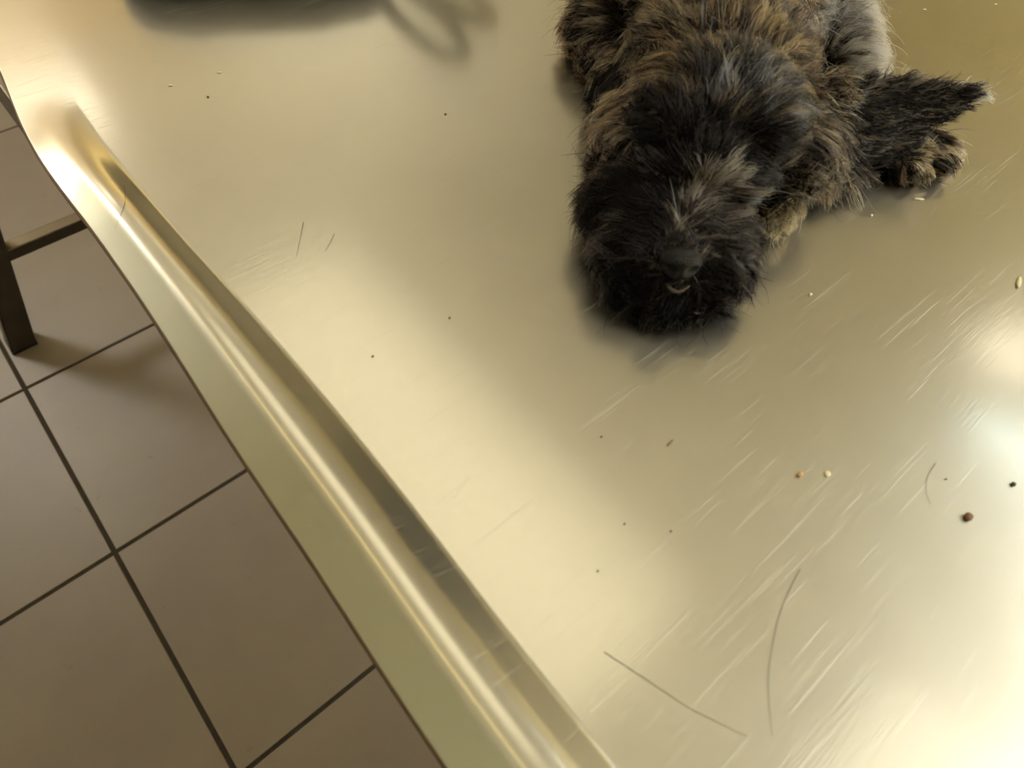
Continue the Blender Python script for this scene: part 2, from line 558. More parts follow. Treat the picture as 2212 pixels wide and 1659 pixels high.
def leg_mesh(x, y, lean):
    bm = bmesh.new()
    vs = bm_box(bm, x - 0.0245, x + 0.0245, y, y + 0.05, 0.006, 0.84)
    for v in bm.verts:
        v.co.x += lean * v.co.z
    es = [e for e in bm.edges if abs(e.verts[0].co.z - e.verts[1].co.z) > 0.5]
    bmesh.ops.bevel(bm, geom=es, offset=0.003, segments=2, affect='EDGES')
    return bm


for y in (0.10, -1.75):
    for x, lean in ((0.0345, 0.29), (1.2435, -0.29)):
        lg = tpart('leg', leg_mesh(x, y, lean), M_TUBE)
        bm = bmesh.new(); bm_box(bm, x - 0.0235, x + 0.0265, y - 0.0005, y + 0.0505, 0.0003, 0.007, 0.001)
        tpart('rubber_foot', bm, M_RUBBER, lg)
    bm = bmesh.new(); bm_box(bm, 0.095, 1.18, y + 0.006, y + 0.036, 0.203, 0.227, 0.0022, 3)
    tpart('cross_rung', bm, M_TUBE)
    bm = bmesh.new(); bm_box(bm, 0.25, XR - 0.03, y + 0.005, y + 0.045, 0.84, 0.882, 0.0015)
    tpart('cross_rail', bm, M_TUBE)

# ------------------------------------------------------------------ puppy
DH = np.array([0.76, 0.65, 0.0]); DH /= np.linalg.norm(DH)          # nose -> tail
DS = np.array([DH[1], -DH[0], 0.0])                                 # towards the puppy's left
D0 = np.array([0.440, -1.089, TZ])                                  # below the nose, on the table


def dl_(a, s, h):
    return D0 + a * DH + s * DS + np.array([0, 0, h])


def bm_ellipsoid(bm, c, r, yaw=0.0, pitch=0.0, roll=0.0, sub=3):
    """c, r in the puppy's frame (along, side, height)"""
    base = Matrix(((DH[0], DS[0], 0), (DH[1], DS[1], 0), (0, 0, 1)))
    from mathutils import Euler
    rot = base.to_4x4() @ Euler((roll, pitch, yaw), 'XYZ').to_matrix().to_4x4()
    mtx = Matrix.Translation(Vector(dl_(*c))) @ rot @ Matrix.Diagonal((r[0], r[1], r[2], 1))
    bmesh.ops.create_icosphere(bm, subdivisions=sub, radius=1.0, matrix=mtx)


def bm_limb(bm, pts, n=9):
    """chain of overlapping balls along points (a, s, h, r)"""
    for p, q in zip(pts[:-1], pts[1:]):
        for k in range(n):
            t = k / (n - 1)
            a = [p[i] * (1 - t) + q[i] * t for i in range(4)]
            bm_ellipsoid(bm, a[:3], (a[3],) * 3, sub=2)


def ear_shell(bm, base, tip, across, back, width, thick, cup):
    """cupped, pointed ear: grid along the ear and across it, closed front and back"""
    base, tip, across, back = (np.array(v, float) for v in (base, tip, across, back))
    across /= np.linalg.norm(across); back /= np.linalg.norm(back)
    nu, nv = 22, 15
    F, B = [], []
    for i in range(nu):
        u = i / (nu - 1)
        wd = width * (1 - u ** 1.5) ** 0.85 * 0.5 + 0.0016
        cu_ = base + (tip - base) * u + back * 0.010 * math.sin(math.pi * u)
        for sgn, G in ((1, F), (-1, B)):
            row = []
            for j in range(nv):
                v = -1 + 2 * j / (nv - 1)
                dep = cup * (1 - v * v) * (1 - u * 0.75)
                th = thick * (1 - 0.8 * v * v)
                row.append(bm.verts.new(cu_ + across * wd * v + back * (dep - sgn * th * 0.5)))
            G.append(row)
    for i in range(nu - 1):
        for j in range(nv - 1):
            bm.faces.new((F[i][j], F[i][j + 1], F[i + 1][j + 1], F[i + 1][j]))
            bm.faces.new((B[i][j], B[i + 1][j], B[i + 1][j + 1], B[i][j + 1]))
        bm.faces.new((F[i][0], F[i + 1][0], B[i + 1][0], B[i][0]))
        bm.faces.new((F[i][-1], B[i][-1], B[i + 1][-1], F[i + 1][-1]))
    for j in range(nv - 1):
        bm.faces.new((F[0][j], B[0][j], B[0][j + 1], F[0][j + 1]))
        bm.faces.new((F[-1][j], F[-1][j + 1], B[-1][j + 1], B[-1][j]))


bm = bmesh.new()
E_ = lambda c, r, **k: bm_ellipsoid(bm, c, r, **k)
# muzzle
E_((0.034, 0.000, 0.025), (0.038, 0.040, 0.0235))
E_((0.046, -0.024, 0.026), (0.024, 0.022, 0.022))
E_((0.062, 0.010, 0.048), (0.030, 0.034, 0.021))
E_((0.016, -0.016, 0.022), (0.022, 0.021, 0.0195))
E_((0.016, 0.018, 0.022), (0.022, 0.021, 0.0195))
E_((0.005, 0.001, 0.031), (0.013, 0.013, 0.013))
E_((0.038, 0.006, 0.040), (0.034, 0.013, 0.013), pitch=-0.15)
E_((0.014, 0.001, 0.0115), (0.027, 0.033, 0.0115))
# skull, brows, cheeks
E_((0.100, 0.016, 0.050), (0.050, 0.049, 0.036))
E_((0.072, -0.010, 0.066), (0.022, 0.018, 0.014), yaw=0.3)
E_((0.078, 0.034, 0.066), (0.022, 0.018, 0.014), yaw=-0.3)
E_((0.095, -0.026, 0.032), (0.034, 0.022, 0.028))
E_((0.098, 0.056, 0.038), (0.032, 0.030, 0.026))
E_((0.106, 0.046, 0.017), (0.028, 0.028, 0.016))
E_((0.084, 0.058, 0.0125), (0.020, 0.017, 0.0115))
# neck, chest, trunk, haunch
E_((0.165, -0.024, 0.019), (0.050, 0.030, 0.018))
E_((0.165, 0.020, 0.046), (0.075, 0.054, 0.044))
E_((0.265, 0.028, 0.050), (0.100, 0.070, 0.050), yaw=0.1)
E_((0.370, 0.045, 0.050), (0.110, 0.072, 0.050), yaw=0.15)
E_((0.465, 0.062, 0.046), (0.080, 0.075, 0.046), yaw=0.15)
E_((0.470, 0.125, 0.032), (0.060, 0.040, 0.032), yaw=0.2)
E_((0.465, -0.005, 0.032), (0.060, 0.038, 0.032), yaw=-0.1)
# forelegs
bm_limb(bm, [(0.275, -0.018, 0.040, 0.034), (0.240, -0.058, 0.0200, 0.0200), (0.205, -0.040, 0.017, 0.016), (0.150, -0.028, 0.014, 0.013)])
bm_limb(bm, [(0.300, 0.078, 0.045, 0.040), (0.288, 0.100, 0.032, 0.030), (0.228, 0.112, 0.024, 0.022), (0.178, 0.122, 0.0155, 0.0150), (0.154, 0.132, 0.0140, 0.0135)])
# left forepaw with its toes pointing to the puppy's left
E_((0.152, 0.142, 0.0130), (0.017, 0.020, 0.0130))
TOES = [((0.137, 0.147, 0.0080), (0.0080, 0.013, 0.0080)), ((0.144, 0.163, 0.0090), (0.0075, 0.013, 0.0090)),
        ((0.157, 0.168, 0.0090), (0.0075, 0.013, 0.0090)), ((0.169, 0.163, 0.0080), (0.0075, 0.012, 0.0080))]
for c_, r_ in TOES:
    E_(c_, r_, sub=2)
# tail
bm_limb(bm, [(0.535, 0.075, 0.040, 0.016), (0.575, 0.085, 0.030, 0.012), (0.625, 0.080, 0.014, 0.008)])
# upright left ear, opening towards the camera
Z1 = np.array([0, 0, 1.0])
EAR_B, EAR_T = dl_(0.112, 0.078, 0.038), dl_(0.160, 0.178, 0.050)
EAR_AX = (EAR_T - EAR_B) / np.linalg.norm(EAR_T - EAR_B)
EAR_BK = 0.80 * DH - 0.55 * Z1                                   # away from the opening
EAR_BK -= (EAR_BK @ EAR_AX) * EAR_AX; EAR_BK /= np.linalg.norm(EAR_BK)
EAR_AC = np.cross(EAR_BK, EAR_AX)
if EAR_AC[2] < 0: EAR_AC = -EAR_AC
ear_shell(bm, EAR_B, EAR_T, EAR_AC, EAR_BK, 0.066, 0.0045, 0.016)
for v in bm.verts:
    if v.co.z < TZ + 0.0012:
        v.co.z = TZ + 0.0012
raw = bpy.data.meshes.new('puppy_raw')
bm.to_mesh(raw); bm.free()
tmp = bpy.data.objects.new('puppy_raw', raw)
COL.objects.link(tmp)
md = tmp.modifiers.new('r', 'REMESH'); md.mode = 'VOXEL'; md.voxel_size = 0.0024
ms = tmp.modifiers.new('s', 'SMOOTH'); ms.factor = 0.5; ms.iterations = 5
dg = bpy.context.evaluated_depsgraph_get()
pm = bpy.data.meshes.new_from_object(tmp.evaluated_get(dg))
bpy.data.objects.remove(tmp)
pm.name = 'puppy'
for v in pm.vertices:
    if v.co.z < TZ + 0.0008:
        v.co.z = TZ + 0.0008
pm.materials.clear()
M_SKIN = mat_plain('puppy_skin', rgb(40, 32, 28), 0.7, 0, 0.2, 60)
BASE = Vector(dl_(0.2, 0.02, 0.0))
pm.transform(Matrix.Translation(-BASE))
puppy = smooth(obj('puppy', pm, M_SKIN))
puppy.location = BASE
tag(puppy, 'dark brindle terrier puppy sleeping with its chin on the steel table', 'dog')
PINV = Matrix.Translation(-BASE)


def dpart(name, me, mat, label=None):
    o = obj(name, me, mat)
    o.parent = puppy
    o.matrix_parent_inverse = PINV
    if label:
        o['label'] = label
    return o


# ---- fur: guide strands (photo position, height, growth direction in the photo, length, lift, coat)
COATS = {
    'black':  [((15, 13, 13), .66), ((32, 26, 24), .26), ((62, 60, 64), .08)],
    'muzzle': [((15, 12, 12), .56), ((42, 32, 29), .30), ((72, 70, 76), .14)],
    'blue':   [((26, 24, 24), .36), ((64, 67, 75), .28), ((122, 126, 136), .20), ((120, 104, 80), .16)],
    'blaze':  [((164, 154, 138), .50), ((112, 104, 96), .30), ((44, 38, 36), .20)],
    'streak': [((112, 100, 86), .30), ((62, 54, 50), .32), ((24, 20, 20), .38)],
    'brindle':[((24, 20, 18), .40), ((92, 76, 58), .24), ((148, 126, 96), .20), ((64, 60, 58), .16)],
    'brown':  [((40, 30, 24), .32), ((110, 86, 60), .34), ((156, 130, 94), .24), ((70, 58, 46), .10)],
    'cheek':  [((56, 44, 36), .30), ((122, 102, 80), .36), ((170, 148, 124), .24), ((28, 22, 20), .10)],
    'tan':    [((176, 152, 104), .45), ((140, 116, 76), .35), ((72, 58, 40), .20)],
    'cream':  [((214, 204, 184), .55), ((196, 180, 152), .30), ((120, 110, 100), .15)],
    'silver': [((190, 188, 182), .50), ((120, 122, 128), .28), ((44, 44, 48), .22)],
    'neck':   [((34, 28, 24), .30), ((132, 108, 78), .30), ((176, 148, 110), .18), ((92, 92, 96), .22)],
    'pale':   [((150, 136, 112), .45), ((96, 80, 62), .30), ((44, 36, 30), .25)],
    'inner':  [((8, 6, 6), .85), ((26, 18, 18), .15)],
    'paw':    [((24, 19, 16), .58), ((92, 74, 52), .24), ((150, 124, 88), .18)],
}
G = [
    # nose surround and muzzle
    (1462, 520, .046, 0.1, -1, .007, .25, 'muzzle'), (1430, 600, .026, -.7, .7, .012, .5, 'muzzle'), (1510, 590, .026, .7, .6, .012, .5, 'muzzle'),
    (1470, 640, .014, 0, 1, .014, .4, 'black'), (1400, 640, .012, -.6, .8, .015, .4, 'black'), (1560, 630, .012, .6, .8, .015, .4, 'black'),
    (1400, 520, .040, -1, -.15, .016, .35, 'muzzle'), (1340, 480, .034, -1, .2, .018, .35, 'muzzle'), (1290, 500, .018, -.7, .8, .018, .4, 'black'),
    (1350, 570, .020, -.6, .9, .018, .4, 'black'), (1310, 430, .028, -1, .1, .018, .4, 'muzzle'), (1290, 380, .022, -1, .3, .018, .5, 'black'),
    (1560, 540, .038, 1, .1, .016, .35, 'muzzle'), (1600, 560, .024, .8, .6, .018, .4, 'black'), (1620, 490, .026, 1, .35, .016, .4, 'black'),
    (1555, 470, .044, 1, -.25, .017, .35, 'streak'), (1530, 500, .046, 1, -.05, .016, .3, 'streak'), (1580, 490, .040, 1, 0, .016, .35, 'muzzle'), (1590, 440, .040, 1, -.3, .018, .35, 'blue'), (1600, 510, .034, 1, .2, .016, .35, 'black'),
    (1425, 400, .050, -.75, -1, .018, .3, 'blue'), (1380, 420, .044, -1, -.6, .018, .35, 'muzzle'), (1440, 470, .050, -.7, -.7, .014, .3, 'black'),
    (1490, 470, .052, .25, -1, .016, .25, 'blaze'), (1500, 410, .056, .3, -1, .020, .3, 'blaze'), (1530, 390, .056, .6, -1, .018, .3, 'blaze'), (1470, 400, .055, -.2, -1, .018, .3, 'muzzle'),
    # stop and eyes
    (1520, 330, .066, .1, -1, .016, .4, 'black'), (1420, 310, .058, -1, -.3, .014, .4, 'black'), (1620, 370, .056, 1, .1, .015, .4, 'black'),
    (1460, 270, .076, -.4, -1, .016, .4, 'black'), (1580, 300, .074, .5, -1, .016, .4, 'black'), (1400, 240, .070, -1, -.3, .015, .35, 'black'), (1660, 320, .064, 1, -.1, .015, .35, 'black'),
    (1530, 240, .086, .1, -1, .018, .35, 'black'), (1600, 230, .086, .6, -1, .018, .35, 'brindle'),
    # left cheek
    (1340, 300, .046, -1, .25, .014, .35, 'cheek'), (1320, 260, .042, -1, .15, .014, .35, 'cheek'), (1365, 205, .060, -1, -.1, .010, .3, 'cheek'), (1280, 280, .028, -1, .35, .016, .45, 'brown'),
    (1270, 220, .022, -1, .2, .016, .5, 'brindle'), (1300, 180, .030, -.6, .8, .010, .2, 'inner'), (1370, 160, .072, -1, -.25, .014, .35, 'brown'),
    # forehead, crown
    (1450, 180, .088, -.8, -.8, .017, .35, 'brindle'), (1400, 120, .084, -1, -.45, .018, .35, 'brindle'), (1500, 150, .092, -.35, -1, .018, .35, 'brindle'),
    (1560, 150, .094, .05, -1, .018, .35, 'blue'), (1620, 150, .092, .45, -1, .018, .35, 'blue'), (1680, 190, .086, .9, -.8, .018, .35, 'blue'), (1700, 250, .074, 1, -.35, .018, .35, 'blue'),
    (1720, 310, .056, 1, .15, .017, .4, 'brindle'), (1760, 340, .040, .8, .6, .017, .45, 'brindle'), (1700, 380, .034, .5, .9, .017, .45, 'brindle'), (1780, 385, .018, .4, 1, .015, .45, 'brown'),
    (1680, 440, .014, .35, 1, .014, .4, 'tan'), (1660, 480, .010, .2, 1, .013, .35, 'tan'), (1730, 400, .010, .3, 1, .013, .4, 'brown'),
    # neck and shoulders
    (1300, 90, .060, -1, -.15, .019, .4, 'brindle'), (1340, 40, .074, -1, -.4, .019, .4, 'brindle'), (1450, 50, .088, -.8, -.8, .019, .4, 'brown'), (1480, 0, .090, -.6, -1, .019, .4, 'pale'),
    (1540, 50, .092, -.1, -1, .019, .4, 'neck'), (1620, 40, .092, .1, -1, .019, .4, 'neck'), (1700, 70, .086, .4, -.9, .018, .4, 'tan'), (1720, 30, .086, .2, -1, .018, .4, 'neck'),
    (1750, 110, .072, .8, -.5, .017, .4, 'brown'), (1790, 60, .066, .5, .9, .014, .35, 'brown'), (1770, 170, .062, 1, -.2, .017, .4, 'brown'), (1780, 230, .056, 1, .1, .016, .35, 'brindle'),
    # foreleg beside the ear
    (1830, 30, .062, .9, -.4, .020, .35, 'silver'), (1840, 70, .056, .9, -.5, .018, .35, 'silver'), (1860, 110, .046, 1, .25, .018, .4, 'cream'), (1890, 60, .036, 1, .3, .016, .45, 'cream'),
    (1880, 150, .036, 1, .3, .016, .4, 'cream'), (1830, 100, .050, 1, 0, .014, .35, 'brown'),
    # bump of the other foreleg
    (1230, 70, .036, -1, .1, .017, .55, 'brown'), (1250, 30, .040, -1, -.1, .018, .55, 'brindle'), (1220, 100, .016, -1, .4, .014, .5, 'brown'), (1270, 130, .030, -1, .4, .015, .5, 'brindle'),
    # ear
    (1830, 200, .062, 1, .15, .017, .35, 'tan'), (1850, 230, .056, 1, .25, .018, .3, 'tan'), (1880, 180, .072, 1, -.15, .015, .35, 'brown'), (1960, 175, .072, 1, -.3, .014, .4, 'brindle'), (2060, 178, .066, 1, -.25, .012, .4, 'blue'),
    (2130, 190, .056, 1, .1, .013, .35, 'silver'), (1870, 270, .048, 1, .35, .022, .35, 'blue'), (1860, 310, .038, 1, .6, .024, .4, 'brindle'), (1830, 340, .030, .9, .8, .022, .45, 'blue'),
    (1960, 250, .054, 1, -.15, .010, .15, 'inner'), (2030, 235, .054, 1, -.1, .010, .2, 'inner'), (2080, 215, .054, 1, .1, .011, .25, 'inner'), (1930, 290, .040, 1, .1, .011, .25, 'inner'), (1990, 280, .044, 1, .2, .012, .3, 'inner'),
    # paw
    (1920, 330, .024, 1, .3, .012, .35, 'paw'), (1980, 320, .022, 1, .05, .013, .4, 'tan'), (2040, 330, .016, 1, .3, .012, .4, 'paw'), (2080, 300, .016, 1, .1, .013, .45, 'cheek'), (1950, 370, .010, .6, .8, .010, .35, 'paw'), (2040, 360, .008, .8, .7, .009, .35, 'paw'),
    # trunk beyond the frame
    (1500, -60, .095, -.2, -1, .020, .35, 'brindle'), (1650, -60, .095, .2, -1, .020, .35, 'neck'), (1500, -160, .100, -.2, -1, .020, .35, 'brindle'), (1700, -160, .090, .3, -1, .020, .35, 'brindle'), (1350, -60, .06, -1, -.4, .020, .35, 'brindle'),
]
GP = np.array([at(g[0], g[1], TZ + g[2]) for g in G])
GD = np.array([at(g[0] + 40 * g[3], g[1] + 40 * g[4], TZ + g[2]) - at(g[0], g[1], TZ + g[2]) for g in G])
GD /= np.linalg.norm(GD, axis=1)[:, None]
GL = np.array([g[5] for g in G]); GF = np.array([g[6] for g in G]); GC = [g[7] for g in G]

NHAIR, KP = 150000, 6
pm.calc_loop_triangles()
vco = np.empty(len(pm.vertices) * 3, np.float32); pm.vertices.foreach_get('co', vco); vco = vco.reshape(-1, 3) + np.array(BASE)
vno = np.empty(len(pm.vertices) * 3, np.float32); pm.vertices.foreach_get('normal', vno); vno = vno.reshape(-1, 3)
tri = np.empty(len(pm.loop_triangles) * 3, np.int32); pm.loop_triangles.foreach_get('vertices', tri); tri = tri.reshape(-1, 3)
A, B_, C_ = vco[tri[:, 0]], vco[tri[:, 1]], vco[tri[:, 2]]
area = 0.5 * np.linalg.norm(np.cross(B_ - A, C_ - A), axis=1)
cen = (A + B_ + C_) / 3
along = (cen - D0) @ DH
wgt = area * np.where(along > 0.31, 0.15, 1.0) * np.where(cen[:, 2] < TZ + 0.003, 0.05, 1.0)
ti = rng.choice(len(tri), NHAIR, p=wgt / wgt.sum())
u, v = rng.random(NHAIR), rng.random(NHAIR)
fl = u + v > 1; u[fl] = 1 - u[fl]; v[fl] = 1 - v[fl]
root = A[ti] * (1 - u - v)[:, None] + B_[ti] * u[:, None] + C_[ti] * v[:, None]
nor = vno[tri[ti, 0]] * (1 - u - v)[:, None] + vno[tri[ti, 1]] * u[:, None] + vno[tri[ti, 2]] * v[:, None]
nor /= np.linalg.norm(nor, axis=1)[:, None] + 1e-9

# clumps
NC = 13000
cl_idx = rng.choice(NHAIR, NC, replace=False)
kd = kdtree.KDTree(NC)
for k in range(NC):
    kd.insert(root[cl_idx[k]], k)
kd.balance()
clump = np.empty(NHAIR, np.int64)
for k in range(NHAIR):
    clump[k] = kd.find(root[k])[1]


def field(P_, sharp=4.0):
    d2 = ((P_[:, None, :] - GP[None]) ** 2).sum(2) + 1.5e-5
    wt = d2 ** (-sharp / 2)
    return wt / wt.sum(1)[:, None]


W = np.empty((NHAIR, len(G)))
for k in range(0, NHAIR, 20000):
    W[k:k + 20000] = field(root[k:k + 20000])
dirv = W @ GD
# ear coordinates of every root: u along the ear, v across it
er = root - EAR_B
EL = np.linalg.norm(EAR_T - EAR_B)
eu = er @ EAR_AX / EL
ev = (er @ EAR_AC) / (0.033 * np.clip(1 - np.clip(eu, 0, 1) ** 1.5, 1e-3, 1) ** 0.85 + 0.0016)
on_ear = (eu > 0.30) & (eu < 1.05) & (np.abs(er @ EAR_BK) < 0.030) & (np.abs(ev) < 1.25)
inner = on_ear & ((nor @ EAR_BK) < -0.15) & (eu > 0.36 + 0.10 * np.sin(root[:, 2] * 700)) & (ev < 0.60)
rim_up = on_ear & ~inner & (ev >= 0.5)
rim_lo = on_ear & ~inner & (ev < -0.6)
dirv[on_ear] = dirv[on_ear] * 0.3 + EAR_AX * 1.0
dirv[rim_up] += EAR_AC * 0.55
dirv[rim_lo] += -EAR_AC * 0.25 + EAR_AX * 0.3
ln = (W @ GL)
lf = (W @ GF)
ln[inner] = 0.007; lf[inner] = 0.12
ln[rim_up] = 0.011; lf[rim_up] = 0.35
ln[rim_lo] = 0.012; lf[rim_lo] = 0.25
cj = rng.normal(size=(NC, 3)) * 0.22                       # each lock leans its own way
dirv = dirv + cj[clump] + rng.normal(size=(NHAIR, 3)) * 0.10
tang = dirv - (dirv * nor).sum(1)[:, None] * nor
tn = np.linalg.norm(tang, axis=1)
tang /= tn[:, None] + 1e-6
ln = ln * rng.uniform(0.65, 1.15, NHAIR) * (0.85 + 0.3 * rng.random(NC)[clump])
lf = lf * (0.7 + 0.6 * rng.random(NC)[clump]) + rng.normal(size=NHAIR) * 0.05
stray = rng.random(NHAIR) < 0.012
ln[stray] *= 1.5; lf[stray] += 0.35
t = np.linspace(0, 1, KP)
g = 0.16
strands = (root[:, None, :] + ln[:, None, None] * (t[None, :, None] * tang[:, None, :]
           + (lf[:, None] * (t - 0.55 * t ** 2)[None])[:, :, None] * nor[:, None, :]
           - g * (t ** 2)[None, :, None] * np.array([0, 0, 1.0])))
bend = rng.normal(size=(NHAIR, 3)) * 0.10
strands += ln[:, None, None] * (t ** 2)[None, :, None] * bend[:, None, :]
# draw each lock together towards its tip
ctr = cl_idx[clump]
pull = (0.55 * (t ** 1.3))[None, :, None] * np.where(stray, 0.1, 1.0)[:, None, None]
lead = strands[ctr]
strands = strands * (1 - pull) + lead * pull
strands[:, :, 2] = np.maximum(strands[:, :, 2], TZ + 0.0005 + 0.0004 * rng.random(NHAIR)[:, None])

# colours: every lock takes the coat of one of its guides, every hair one of that coat's shades
cw = W[cl_idx] ** 2.0
cw /= cw.sum(1)[:, None]
cum = cw.cumsum(1)
pick = (rng.random(NC)[:, None] > cum).sum(1).clip(0, len(G) - 1)
names = list(COATS)
gname = np.array([names.index(c) for c in GC])
coat = gname[pick]
shade_cl = rng.random(NC)
coat[inner[cl_idx]] = names.index('inner')
coat[rim_lo[cl_idx]] = names.index('black')
ru = rim_up[cl_idx]
coat[ru] = np.where(rng.random(ru.sum()) < 0.45, names.index('brindle'), names.index('blue'))
coat[ru & (eu[cl_idx] > 0.85)] = names.index('silver')
shade = np.where(rng.random(NHAIR) < 0.72, shade_cl[clump], rng.random(NHAIR))
colr = np.zeros((NHAIR, 3))
for ci, nm in enumerate(names):
    sel = coat[clump] == ci
    if not sel.any():
        continue
    edges = np.cumsum([c[1] for c in COATS[nm]]); edges[-1] = 1.01
    pal = np.array([s2l(c[0]) for c in COATS[nm]])
    colr[sel] = pal[np.searchsorted(edges, shade[sel], side='right').clip(0, len(pal) - 1)]
lum = colr.mean(1)
colr *= (np.clip(0.20 + 2.0 * lum, 0.20, 0.82) * rng.uniform(0.75, 1.25, NHAIR))[:, None]
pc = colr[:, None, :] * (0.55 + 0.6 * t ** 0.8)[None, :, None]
rad = (0.00018 * rng.uniform(0.7, 1.25, NHAIR))[:, None] * (1 - 0.75 * t ** 1.6)[None, :]

fur = bpy.data.hair_curves.new('fur')
fur.add_curves([KP] * NHAIR)
fur.points.foreach_set('position', (strands - np.array(BASE)).astype(np.float32).ravel())
ra = fur.attributes.get('radius') or fur.attributes.new('radius', 'FLOAT', 'POINT')
ra.data.foreach_set('value', rad.astype(np.float32).ravel())
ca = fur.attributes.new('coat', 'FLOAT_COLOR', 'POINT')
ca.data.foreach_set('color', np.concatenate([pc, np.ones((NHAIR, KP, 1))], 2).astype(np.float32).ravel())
m = bpy.data.materials.new('brindle_fur'); m.use_nodes = True
nt = m.node_tree; nt.nodes.clear()
out = N(nt, 'ShaderNodeOutputMaterial'); hb = N(nt, 'ShaderNodeBsdfHairPrincipled')
hb.parametrization = 'COLOR'
at_n = N(nt, 'ShaderNodeAttribute'); at_n.attribute_name = 'coat'
nt.links.new(at_n.outputs['Color'], hb.inputs['Color'])
hb.inputs['IOR'].default_value = 1.24
hb.inputs['Roughness'].default_value = 0.42
hb.inputs['Radial Roughness'].default_value = 0.55
nt.links.new(hb.outputs[0], out.inputs['Surface'])
fur.materials.append(m)
fo = bpy.data.objects.new('fur', fur)
COL.objects.link(fo)
fo.parent = puppy
tag(fo, 'shaggy dark brindle coat', kind='stuff')

# ---- nose, closed eyes, lip and claws
M_NOSE = mat_plain('nose_leather', rgb(13, 13, 15), 0.40, 0, 0.25, 400, 0.8, 1400, spec=0.24)
bm = bmesh.new()
bmesh.ops.create_uvsphere(bm, u_segments=40, v_segments=28, radius=1.0)
for vtx in bm.verts:
    a, s, h = -vtx.co.x, vtx.co.y, vtx.co.z          # a: towards the front
    wfac = 1.0 + 0.18 * h
    s2 = s * wfac
    p = Vector((-0.0078 * a, 0.0100 * s2, 0.0080 * h))
    for sg in (-1, 1):                               # nostrils
        d = math.hypot(s - sg * 0.55, (h + 0.15) * 1.1)
        if a > 0 and d < 0.42:
            p.x += 0.0042 * (1 - d / 0.42) ** 0.7
    if a > 0 and abs(s) < 0.10:                      # groove
        p.x += 0.0010 * (1 - abs(s) / 0.10) * (1 if h < 0.3 else 0)
    vtx.co = p
bmesh.ops.transform(bm, matrix=Matrix.Translation(Vector(dl_(-0.0064, 0.001, 0.0388))) @ Matrix(((DH[0], DS[0], 0, 0), (DH[1], DS[1], 0, 0), (0, 0, 1, 0), (0, 0, 0, 1))) @ Matrix.Rotation(0.35, 4, 'Y'), verts=bm.verts)
smooth(dpart('nose', bm, M_NOSE, 'glossy black nose'))


def bm_tube(bm, pts, rads, seg=8):
    rings = []
    n = len(pts)
    for i, p in enumerate(pts):
        p = Vector(p)
        tdir = (Vector(pts[min(i + 1, n - 1)]) - Vector(pts[max(i - 1, 0)])).normalized()
        sx = tdir.orthogonal().normalized() if i == 0 else (sx - sx.dot(tdir) * tdir).normalized()
        sy = tdir.cross(sx)
        r_ = rads[i] if hasattr(rads, '__len__') else rads
        rings.append([bm.verts.new(p + sx * r_ * math.cos(2 * math.pi * k / seg) + sy * r_ * math.sin(2 * math.pi * k / seg)) for k in range(seg)])
    for a, b in zip(rings[:-1], rings[1:]):
        for k in range(seg):
            bm.faces.new((a[k], a[(k + 1) % seg], b[(k + 1) % seg], b[k]))
    bm.faces.new(list(reversed(rings[0]))); bm.faces.new(rings[-1])


M_LIP = mat_plain('pale_lip', rgb(56, 49, 34), 0.5)
bm = bmesh.new()
bm_tube(bm, [dl_(-0.0105, -0.0040 + 0.012 * k / 8, 0.0285 - 0.0022 * math.sin(math.pi * k / 8)) - DH * 0.003 * math.sin(math.pi * k / 8) for k in range(9)],
        [0.0004 + 0.0006 * math.sin(math.pi * k / 8) for k in range(9)])
smooth(dpart('lip', bm, M_LIP, 'pale edge of the lower lip'))
M_LID = mat_plain('eyelid_skin', rgb(34, 28, 27), 0.35)
for a, s, h, rl in ((0.066, -0.020, 0.056, 0.5), (0.072, 0.043, 0.056, -0.5)):
    bm = bmesh.new(); bm_ellipsoid(bm, (a, s, h), (0.006, 0.011, 0.006), yaw=rl)
    smooth(dpart('eyelid', bm, M_LID, 'closed eyelid'))
M_CLAW = mat_plain('claw_horn', rgb(196, 178, 150), 0.35)
for c_, r_ in TOES:
    p0 = np.array(c_) + np.array((-0.1 * r_[0], r_[1] * 0.85, 0.001))
    bm = bmesh.new()
    bm_tube(bm, [dl_(*p0), dl_(p0[0] - 0.0012, p0[1] + 0.004, p0[2] - 0.0005), dl_(p0[0] - 0.0022, p0[1] + 0.0075, p0[2] - 0.0035)], [0.0017, 0.0013, 0.0003], 8)
    smooth(dpart('claw', bm, M_CLAW))

# ------------------------------------------------------------------ pouch lying beyond the top of the frame
M_BLACK = mat_plain('black_nylon', rgb(16, 15, 15), 0.65, 0, 0.15, 40, 0.3, 500)
M_BROWN = mat_plain('brown_leather', rgb(48, 30, 20), 0.55, 0, 0.2, 40)
pb = Vector((0.480, -0.607, TZ + 0.0012))
pouch = empty('pouch', pb, 'low black pouch with looped handles lying beyond the far edge of view', 'pouch')


def ppart(name, bm, mat):
    o = obj(name, bm, mat)
    o.parent = pouch
    o.matrix_parent_inverse = Matrix.Translation(-pb)
    return smooth(o)


